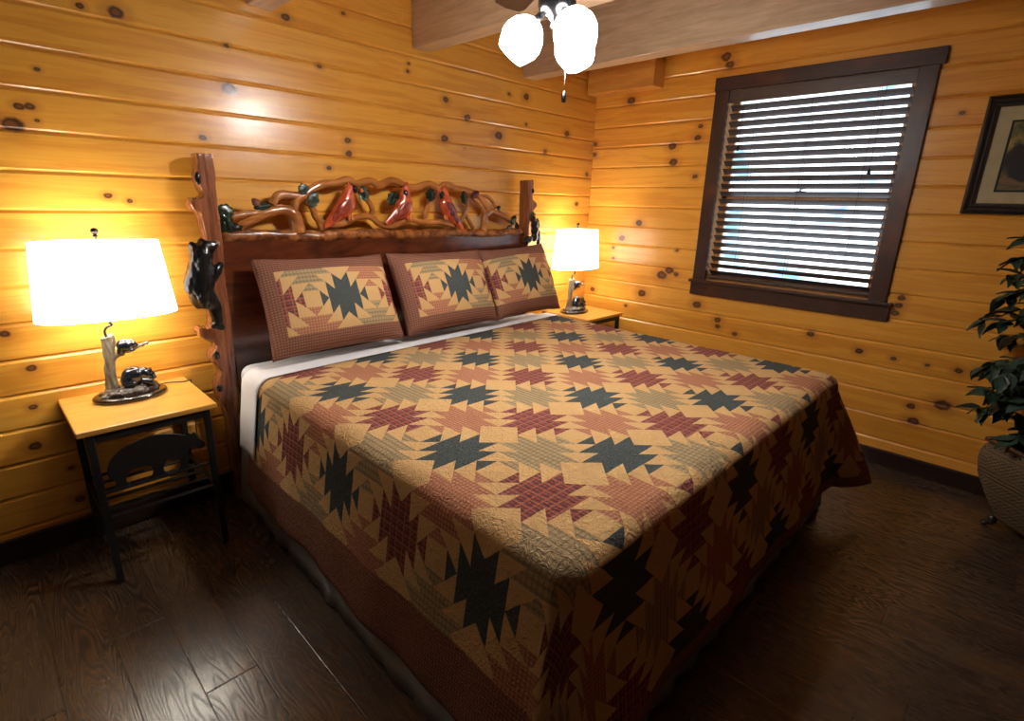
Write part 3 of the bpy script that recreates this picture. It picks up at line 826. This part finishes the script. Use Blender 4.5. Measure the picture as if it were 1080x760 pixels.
# ------------------------------------------------------------------ nightstands
def nightstand(loc, label):
    t = empty('nightstand', loc, 0, label, 'nightstand', 'nightstands beside the bed')
    w2, d2, h = .228, .228, .65
    bm = BM(); box(bm, (-w2, -d2, h - .022), (w2, d2, h), .005, 3); obj('tabletop', bm, M_tabletop, t)
    fx, fy = .190, .205
    b = .0125
    for sx in (-1, 1):
        for sy in (-1, 1):
            bm = BM(); box(bm, (sx * fx - b, sy * fy - b, .0), (sx * fx + b, sy * fy + b, h - .023), .003)
            if sy < 0: tube(bm, [(sx * fx, sy * fy, .008), (sx * fx, sy * fy + .03, .008)], .008, 8)
            obj('leg', bm, M_black, t)
    bm = BM()
    for s in (-1, 1):
        box(bm, (-fx + b, s * fy - b, h - .055), (fx - b, s * fy + b, h - .023), .002)
        box(bm, (s * fx - b, -fy + b, h - .055), (s * fx + b, fy - b, h - .023), .002)
    obj('apron', bm, M_black, t)
    # bear rail
    bm = BM(); box(bm, (-fx + b, -fy - .004, .383), (fx - b, -fy + .012, .392), .001); obj('front_rail', bm, M_black, t)
    # shelf bars
    for k in range(6):
        y = -fy + k * (2 * fy / 5); bm = BM(); box(bm, (-fx + b, y - .011, .282), (fx - b, y + .011, .288), .001); obj('shelf_bar', bm, M_black, t)
    for s in (-1, 1):
        bm = BM(); box(bm, (s * fx - .008, -fy + b, .270), (s * fx + .008, fy - b, .2815), .002); obj('shelf_side_rail', bm, M_black, t)
    # walking bear cut from plate, outline in metres
    B = [(-.155, .392), (-.105, .392), (-.098, .402), (-.110, .412), (-.100, .440), (-.070, .452), (-.030, .448), (-.020, .425), (-.028, .392), (.020, .392), (.028, .402), (.014, .410), (.020, .440), (.040, .452), (.070, .440), (.074, .412), (.064, .392), (.104, .392), (.112, .402),
         (.100, .412), (.104, .450), (.112, .474), (.120, .480), (.150, .462), (.164, .466), (.170, .478), (.158, .496), (.146, .516), (.140, .538), (.126, .534), (.112, .546), (.104, .536), (.080, .548), (.040, .562), (.000, .566), (-.050, .560), (-.100, .545), (-.140, .515), (-.158, .480), (-.160, .445), (-.148, .430), (-.140, .410)]
    sp = spline([(x * 1.0, z) for x, z in B] + [B[0]], 3)[:-1]
    bm = BM(); prism(bm, [Vector((x, -fy + .002, z)) for x, z in reversed(sp)], (0, .006, 0), .0012, 1)
    obj('bear_silhouette', bm, M_black, t, label='flat black cut-out of a walking bear')
    return t
ns = nightstand((-3.288, -.231, 0), 'pine topped nightstand with black bear cut-out frame left of the bed')
ns2 = copy_tree(ns); ns2.location = (-.310, -.231, 0)
ns2['label'] = 'pine topped nightstand in the far corner, mostly hidden behind the bed'

# ------------------------------------------------------------------ bear lamps
def shade_mat():
    M = Mat('glowing_linen_shade', .9, .1, color=(.86, .84, .78)); p, x, y, z = M.pos()
    w = M.noise(M.vec(x * 4, y * 4, z * 30), 30, 2)
    M.b.inputs['Emission Color'].default_value = (1, .95, .86, 1); M.b.inputs['Emission Strength'].default_value = 3.6
    M.b.inputs['Transmission Weight'].default_value = 0
    M.bump(w, .1, .001); return M.m
M_shade = shade_mat()
M_trim = simple('shade_trim', (.20, .17, .14), .8)
LAMP_Y = -.148
def bear_lamp(loc, rz, label):
    L = empty('table_lamp', loc, rz, label, 'lamp', 'bear table lamps')
    O = Vector((-3.288, LAMP_Y, .65))
    def K(px, py, dy=0): return at(px, py, 1, LAMP_Y + dy) - O
    # oval foot
    bm = BM(); lathe(bm, [(.001, 0), (.94, 0), (1.0, .006), (1.0, .014), (.95, .020), (.86, .021), (.001, .022)], 40, .130, .095, c=(-.004, -.002, 0))
    # profile radius is relative, so scale only the heights
    base = obj('base', bm, M_resin_dark, L, smooth=True, label='oval glossy dark base')
    bm = BM()
    for i in range(26):
        a = random.random() * 2 * PI; r = random.random() ** .5 * .85
        ell(bm, (-.004 + .118 * r * math.cos(a), -.002 + .080 * r * math.sin(a), .020 + .008 * (1 - r)), (.022 * random.uniform(.6, 1.3), .016, .010 * random.uniform(.7, 1.3)), (0, 0, random.random() * 3), 8)
    ell(bm, (-.055, .01, .030), (.036, .030, .022)); ell(bm, (.0, .0, .026), (.100, .066, .026)); ell(bm, (.045, .0, .034), (.055, .045, .022))
    r_ = fuse(bm, .0035, 2); rough(r_, .007, 70, 1); obj('rocky_ground', r_, M_resin_rock, L, smooth=True)
    # trunk
    top = K(113, 355); bot = Vector((-.058, .01, .022))
    P_ = [(bot.x - .004, .01, bot.z, .030), (bot.x, .01, .050, .022), (bot.x - .001, .01, .085, .0185), ((bot.x + top.x) / 2 - .004, .01, .13, .018), (top.x + .002, .01, top.z - .02, .021), (top.x, .01, top.z, .022)]
    sp = spline(P_, 6); bm = BM(); tube(bm, [q_[:3] for q_ in sp], [q_[3] for q_ in sp], 16)
    c0, c1, c2 = K(121, 376), K(139, 367.5), K(156, 360.5)
    sp = spline([(c0.x - .01, .01, c0.z - .02, .010), (c0.x + .006, .005, c0.z, .0105), (c1.x, .0, c1.z, .009), (c2.x, -.004, c2.z, .006)], 5)
    tube(bm, [q_[:3] for q_ in sp], [q_[3] for q_ in sp], 12)
    r_ = fuse(bm, .003, 1); rough(r_, .006, 90, 5, .25); obj('tree_trunk', r_, M_resin_bark, L, smooth=True)
    # cub curled on the branch
    c = K(132, 364); bm = BM()
    ell(bm, c, (.031, .026, .028), (0, .15, 0), 18); ell(bm, c + Vector((.022, -.008, .004)), (.017, .016, .016), n=14); ell(bm, c + Vector((.035, -.012, -.002)), (.009, .008, .007))
    ell(bm, c + Vector((.020, -.008, .020)), (.005, .004, .006)); ell(bm, c + Vector((.026, .004, .019)), (.005, .004, .006))
    ell(bm, c + Vector((-.020, -.006, -.016)), (.012, .010, .020), (0, .3, 0)); ell(bm, c + Vector((.012, -.016, -.018)), (.018, .008, .007), (0, .2, 0))
    obj('bear_cub', fuse(bm, .0026, 3), M_resin_bear, L, smooth=True, label='small glossy black bear cub curled on the branch')
    # crouching bear
    c = K(143, 395.5, -.005); bm = BM()
    ell(bm, c + Vector((-.006, .002, -.002)), (.044, .034, .042), (0, .1, 0), 20); ell(bm, c + Vector((-.030, 0, -.016)), (.026, .032, .032))
    ell(bm, c + Vector((.028, -.004, .006)), (.026, .024, .026)); ell(bm, c + Vector((.046, -.014, -.002)), (.021, .019, .019)); ell(bm, c + Vector((.058, -.028, -.012)), (.011, .011, .009))
    ell(bm, c + Vector((.050, -.022, .018)), (.007, .005, .008)); ell(bm, c + Vector((.054, .002, .016)), (.007, .005, .008))
    ell(bm, c + Vector((.034, -.032, -.028)), (.030, .011, .014), (0, .35, -.4)); ell(bm, c + Vector((.040, .010, -.028)), (.026, .010, .010), (0, .3, 0)); ell(bm, c + Vector((-.024, -.026, -.026)), (.024, .012, .012))
    obj('bear_figure', fuse(bm, .003, 3), M_resin_bear, L, smooth=True, label='glossy black bear crouching on the base')
    # gooseneck, socket, harp, finial
    tp = Vector((top.x, .01, top.z)); cz = 1.285 - .65
    SX = -.020                                            # shade centre along the lamp
    bm = BM(); sp = spline([(tp.x, .01, tp.z - .01), (tp.x - .004, .008, tp.z + .018), (tp.x + .004, .004, tp.z + .036), (tp.x + .022, 0, tp.z + .046), (SX - .01, 0, tp.z + .060), (SX, 0, tp.z + .075), (SX, 0, cz - .20)], 6)
    tube(bm, sp, .0045, 10); obj('lamp_neck', bm, M_black, L, smooth=True, label='curved black metal neck')
    bm = BM(); lathe(bm, [(.001, 0), (.014, 0), (.016, .01), (.014, .045), (.001, .046)], 16, c=(SX, 0, cz - .215)); obj('socket', bm, M_brassy, L, smooth=True)
    bm = BM(); lathe(bm, [(.010, 0), (.012, .012), (.026, .04), (.030, .06), (.022, .085), (.001, .096)], 16, c=(SX, 0, cz - .17))
    bulb = obj('light_bulb', bm, M_bulb, L, smooth=True)
    bm = BM()
    for s in (-1, 1): tube(bm, spline([(SX + s * .012, 0, cz - .20), (SX + s * .045, 0, cz - .15), (SX + s * .045, 0, cz - .06), (SX + s * .015, 0, cz + .0), (SX, 0, cz + .006)], 5), .0018, 6)
    obj('harp', bm, M_chrome, L, smooth=True)
    bm = BM(); lathe(bm, [(.004, 0), (.004, .008), (.009, .010), (.009, .013), (.005, .016), (.012, .026), (.013, .034), (.008, .041), (.001, .043)], 16, c=(SX, 0, cz + .005)); obj('finial', bm, M_brassy, L, smooth=True)
    # oval tapered shade
    bm = BM(); A0, B0, A1, B1 = .231, .130, .201, .110; n = 64; z0, z1 = .996 - .65, 1.284 - .65
    rings = []
    for (t, ins) in ((0, 0), (.015, 0), (.5, 0), (.985, 0), (1, 0), (1, .003), (.5, .003), (0, .003)):
        a = A0 + (A1 - A0) * t - ins; b_ = B0 + (B1 - B0) * t - ins
        rings.append([bm.verts.new((SX + a * math.copysign(abs(math.cos(w)) ** .9, math.cos(w)), b_ * math.copysign(abs(math.sin(w)) ** .9, math.sin(w)), z0 + (z1 - z0) * t)) for w in [2 * PI * k / n for k in range(n)]])
    rings.append(rings[0])
    for i in range(len(rings) - 1):
        for k in range(n): bm.faces.new((rings[i][k], rings[i][(k + 1) % n], rings[i + 1][(k + 1) % n], rings[i + 1][k]))
    sh = obj('lamp_shade', bm, M_shade, L, smooth=True, label='white oval fabric shade, lit')
    for zz, a, b_ in ((z0 - .001, A0, B0), (z1 + .001, A1, B1)):
        bm = BM(); tube(bm, [(SX + (a - .001) * math.cos(2 * PI * k / 48), (b_ - .001) * math.sin(2 * PI * k / 48), zz) for k in range(49)], .0018, 6, cap=False)
        obj('shade_ring', bm, M_trim, sh)
    bm = BM(); tube(bm, [(SX - .20, 0, z1 - .001), (SX, 0, z1 - .004), (SX + .20, 0, z1 - .001)], .0014, 6)
    obj('shade_spider', bm, M_trim, sh)
    bm = BM(); tube(bm, spline([(.095, .05, .012), (.14, .075, .006), (.175, .06, .006), (.205, .05, .004), (.234, .06, .003), (.240, .09, -.02), (.240, .11, -.12), (.238, .125, -.36)], 5), .0022, 6); obj('power_cord', bm, M_black, L, smooth=True)
    return L, SX, cz
Mb = Mat('lit_bulb'); Mb.b.inputs['Emission Color'].default_value = (1, .90, .74, 1); Mb.b.inputs['Emission Strength'].default_value = 30; M_bulb = Mb.m
lamp, SX, cz = bear_lamp((-3.288, LAMP_Y, .65), 0, 'white shaded lamp with black bears on tree stump base, on the left nightstand')
lamp2 = copy_tree(lamp); lamp2.location = (-.375, -.20, .65)
lamp2['label'] = 'white shaded bear lamp on the far corner nightstand, right of the bed'

LAMP_W, FAN_W = 10, 82
def light(name, loc, watts, col, r, parent=None):
    l = bpy.data.lights.new(name, 'POINT'); l.energy = watts; l.color = col; l.shadow_soft_size = r
    o = bpy.data.objects.new(name, l); COL.objects.link(o); o.location = loc
    if parent: o.parent = parent
    return o
for L_ in (lamp, lamp2):
    light('bulb_light', (SX, 0, cz - .11), LAMP_W, (1, .92, .78), .035, L_)

# ------------------------------------------------------------------ ceiling fan
FX, FY = -2.085, -1.355
ZF = zc(FX)
fan = empty('ceiling_fan', (FX, FY, ZF), label='ceiling fan with dark blades and three lit white glass shades', cat='ceiling fan')
M_fan = simple('dark_pewter_metal', (.055, .055, .06), .22, .6, .9)
M_blade = grain('dark_fan_blade', (.06, .030, .018), (.035, .018, .012), 0, .35, 1, .3, .1)
M_glass = Mat('lit_frosted_glass', .4, color=(.9, .9, .9)); M_glass.b.inputs['Emission Color'].default_value = (1, .965, .92, 1); M_glass.b.inputs['Emission Strength'].default_value = 22
def fz(z): return z - ZF
bm = BM(); lathe(bm, [(.001, 0), (.070, 0), (.068, -.035), (.045, -.06), (.014, -.065), (.013, -.08), (.013, fz(2.34)), (.03, fz(2.335))], 32); obj('canopy', bm, M_fan, fan, smooth=True)
bm = BM(); lathe(bm, [(.001, fz(2.345)), (.06, fz(2.34)), (.115, fz(2.315)), (.128, fz(2.28)), (.125, fz(2.24)), (.10, fz(2.215)), (.07, fz(2.205)), (.001, fz(2.203))], 36); obj('motor_housing', bm, M_fan, fan, smooth=True)
for k in range(5):
    a = math.radians(64 + 72 * k)
    Mz = Matrix.Rotation(a, 4, 'Z')
    bm = BM(); pts = [(.19, -.050), (.24, -.060), (.50, -.068), (.54, -.055), (.555, 0), (.54, .055), (.50, .068), (.24, .060), (.19, .050)]
    prism(bm, [Vector((x, y, 0)) for x, y in pts], (0, 0, .007), .002, 1)
    bmesh.ops.transform(bm, matrix=Mz @ Matrix.Translation((0, 0, fz(2.262))) @ Matrix.Rotation(math.radians(11), 4, 'X'), verts=bm.verts)
    o = obj('blade', bm, M_blade, fan)
    bm = BM(); box(bm, (.11, -.014, -.006), (.25, .014, .0), .002); box(bm, (.20, -.035, -.008), (.26, .035, -.002), .002)
    bmesh.ops.transform(bm, matrix=Mz @ Matrix.Translation((0, 0, fz(2.258))) @ Matrix.Rotation(math.radians(11), 4, 'X'), verts=bm.verts)
    obj('blade_bracket', bm, M_fan, o)
bm = BM(); lathe(bm, [(.05, fz(2.205)), (.062, fz(2.16)), (.066, fz(2.115)), (.058, fz(2.090)), (.03, fz(2.075)), (.020, fz(2.062)), (.022, fz(2.050)), (.012, fz(2.040)), (.001, fz(2.037))], 28); obj('light_kit', bm, M_fan, fan, smooth=True)
az0 = math.atan2(-.70, .714)                       # towards the photo's right
for k, th in enumerate((178, 48, -62)):
    a = az0 + math.radians(th); d = Vector((math.cos(a), math.sin(a), 0))
    tilt = math.radians(40)
    ax = (d * math.sin(tilt) + Vector((0, 0, -math.cos(tilt)))).normalized()
    p0 = Vector((0, 0, fz(2.095))) + d * .045
    bm = BM(); tube(bm, [p0, p0 + ax * .03 + Vector((0, 0, .004)), p0 + ax * .045], [.010, .012, .020], 12); sk = obj('shade_holder', bm, M_fan, fan, smooth=True)
    q = Vector((0, 0, 1)).rotation_difference(ax).to_matrix().to_4x4()
    bm = BM(); lathe(bm, [(.022, .0), (.040, .010), (.062, .035), (.073, .065), (.072, .090), (.062, .115), (.054, .132), (.050, .138), (.047, .136), (.055, .115), (.066, .088), (.066, .066), (.055, .038), (.034, .014), (.016, .006)], 32,
          M=Matrix.Translation(p0 + ax * .038) @ q)
    obj('glass_shade', bm, M_glass.m, fan, smooth=True, label='lit white glass shade')
    light('fan_light', p0 + ax * .125, FAN_W / 3, (1, .95, .88), .045, fan)
bm = BM(); tube(bm, [(.02, .004, fz(2.06)), (.080, .016, fz(1.99)), (.084, .020, fz(1.86))], .0014, 6); ch = obj('pull_chain', bm, M_chrome, fan)
bm = BM(); lathe(bm, [(.001, .0), (.007, .002), (.009, .012), (.007, .034), (.003, .040), (.001, .041)], 12, c=(.084, .020, fz(1.825))); obj('chain_pendant', bm, M_fan, ch, smooth=True)

# ------------------------------------------------------------------ wicker planter and ficus
PLC = Vector((-.37, -2.985, 0)); PLR = math.atan2(-.74, -.67)
pl = empty('wicker_planter', PLC, 0, 'brown wicker planter on claw feet at the window wall, holding the leafy plant', 'planter')
Mw = Mat('woven_wicker', .6, .3); p, x, y, z = Mw.pos()
c1, s1_ = math.cos(PLR), math.sin(PLR)
a_ = x * c1 + y * s1_; b_ = x * (-s1_) + y * c1
k1 = (a_ * 2 * PI / .024).sin(); k2 = (b_ * 2 * PI / .024).sin(); zz = (z * 2 * PI / .018)
hx = ((k1 * k2 + k1 + k2) * .5); w1 = (zz.sin() * hx) * .5 + .5
nn = Mw.noise(p, 40, 3)
Mw.color(Mw.mix((w1 * .85 + nn * .3 - .1), (.014, .009, .004), (.20, .135, .070))); Mw.bump(w1, .9, .006)
bm = BM(); HX, HYY = .215, .165
prof = [(.56, .045), (.62, .06), (.86, .16), (1.04, .25), (1.10, .32), (1.10, .365), (1.04, .40), (.94, .42), (.86, .422), (.86, .30)]
rings = []
n = 72
for (s, z_) in prof:
    ring = []
    for k in range(n):
        w = 2 * PI * k / n; cx = math.copysign(abs(math.cos(w)) ** .35, math.cos(w)); cy = math.copysign(abs(math.sin(w)) ** .35, math.sin(w))
        v = Vector((HX * s * cx, HYY * s * cy, z_)); v.rotate(Euler((0, 0, PLR))); ring.append(bm.verts.new(v))
    rings.append(ring)
for i in range(len(rings) - 1):
    for k in range(n): bm.faces.new((rings[i][k], rings[i][(k + 1) % n], rings[i + 1][(k + 1) % n], rings[i + 1][k]))
bm.faces.new(list(reversed(rings[0]))); obj('basket', bm, Mw.m, pl, smooth=True)
def plw(v): v = Vector(v); v.rotate(Euler((0, 0, PLR))); return v
bm = BM()
hx_, hy_ = HX * .93, HYY * .93
loop = [(-hx_, -hy_), (hx_, -hy_), (hx_, hy_), (-hx_, hy_), (-hx_, -hy_), (hx_, -hy_)]
tube(bm, [plw((x_, y_, .428)) for x_, y_ in loop[:5]], .011, 10); obj('rim', bm, grain('brown_rim_bar', (.12, .05, .03), (.07, .03, .02), 1, .3, 1, .4, .1), pl, smooth=True)
bm = BM(); box(bm, (-.15, -.11, .31), (.15, .11, .33), .01); bmesh.ops.transform(bm, matrix=Matrix.Rotation(PLR, 4, 'Z'), verts=bm.verts); obj('soil', bm, simple('dark_moss', (.02, .016, .010), .9, bump=1, bscale=40), pl)
for sx in (-1, 1):
    for sy in (-1, 1):
        bm = BM(); c = plw((sx * HX * .52, sy * HYY * .58, .016)); out = plw((sx * .7, sy * .7, 0))
        ell(bm, c + Vector((0, 0, .018)), (.020, .020, .026))
        for t in (-.5, 0, .5):
            dd = Matrix.Rotation(t, 3, 'Z') @ out; ell(bm, c + dd * .026 + Vector((0, 0, -.004)), (.012, .012, .012), n=8)
        obj('claw_foot', fuse(bm, .004, 1), simple('dark_cast_foot', (.045, .04, .035), .3, .5, .6), pl, smooth=True)
fic = empty('ficus_plant', PLC + Vector((0, 0, .33)), 0, 'artificial ficus tree with dark green leaves standing in the wicker planter', 'plant')
M_leaf = simple('ficus_leaf', (.045, .085, .055), .4, .5, col2=(.018, .034, .024), nscale=9)
M_trunk = simple('ficus_trunk', (.045, .025, .015), .8)
rng = random.Random(11)
bm = BM(); br = []
for k in range(3):
    a = k * 2.1; P_ = [(.04 * math.cos(a + i * .8), .04 * math.sin(a + i * .8), i * .13) for i in range(8)]; tube(bm, P_, [.012 - .001 * i for i in range(8)], 8)
lb = BM()
def leafb(c, d, L, w, up):
    d = d.normalized(); s = d.cross(up).normalized(); n_ = s.cross(d)
    prof = [(0, .05), (.15, .62), (.35, 1), (.6, .78), (.82, .36), (1, .02)]
    rows = []
    for t, ww in prof:
        mid = c + d * (L * t) - n_ * (L * .22 * t * t); rows.append([lb.verts.new(mid + s * (w * ww * q_) + n_ * (abs(q_) * w * .25)) for q_ in (-1, 0, 1)])
    for i in range(len(rows) - 1):
        for j in range(2): lb.faces.new((rows[i][j], rows[i][j + 1], rows[i + 1][j + 1], rows[i + 1][j]))
for k in range(95):
    a = rng.uniform(0, 2 * PI); z0 = rng.uniform(.16, .98)
    st = Vector((.04 * math.cos(a), .04 * math.sin(a), z0)); R = rng.uniform(.20, .43) * (1.0 if z0 > .25 else .85)
    z1 = z0 + rng.uniform(-.12, .12)
    en = Vector((R * math.cos(a), R * math.sin(a), max(z1, .17)))
    if (en + fic.location).x > -.06: en.x = -.06 - fic.location.x
    mid = st.lerp(en, .5) + Vector((0, 0, .05)); sp = [Vector(q_) for q_ in spline([tuple(st), tuple(mid), tuple(en)], 6)]
    tube(bm, sp, [.0035] * 4 + [.002] * (len(sp) - 4), 6)
    for i in range(3, len(sp)):
        for s in range(2):
            d = (sp[i] - sp[i - 1]).normalized() * .5 + Vector((rng.uniform(-1, 1), rng.uniform(-1, 1), rng.uniform(-1.0, .3))); L = rng.uniform(.065, .10)
            if (sp[i] + fic.location + d.normalized() * L).x > -.02: d.x = -abs(d.x)
            leafb(sp[i], d, L, L * .30, Vector((rng.uniform(-.4, .4), rng.uniform(-.4, .4), 1)))
obj('trunk', bm, M_trunk, fic, smooth=True)
obj('foliage', lb, M_leaf, fic, smooth=True, kind='stuff')

# ------------------------------------------------------------------ daylight outside
w = bpy.data.worlds.new('daylight'); scene.world = w; w.use_nodes = True
nt = w.node_tree; bg = nt.nodes['Background']
tc = nt.nodes.new('ShaderNodeTexCoord'); no = nt.nodes.new('ShaderNodeTexNoise'); no.inputs['Scale'].default_value = 14; no.inputs['Detail'].default_value = 4
rp = nt.nodes.new('ShaderNodeValToRGB'); e = rp.color_ramp.elements
e[0].position = .36; e[0].color = (.16, .34, .55, 1); e[1].position = .52; e[1].color = (.82, .92, 1, 1)
nt.links.new(tc.outputs['Generated'], no.inputs['Vector']); nt.links.new(no.outputs[0], rp.inputs[0]); nt.links.new(rp.outputs[0], bg.inputs['Color'])
bg.inputs['Strength'].default_value = 2.6

vs_ = scene.view_settings
scene.display_settings.display_device = 'sRGB'
vs_.view_transform = 'Standard'; vs_.look = 'None'; vs_.gamma = 1; vs_.use_curve_mapping = False
vs_.exposure = 0.6
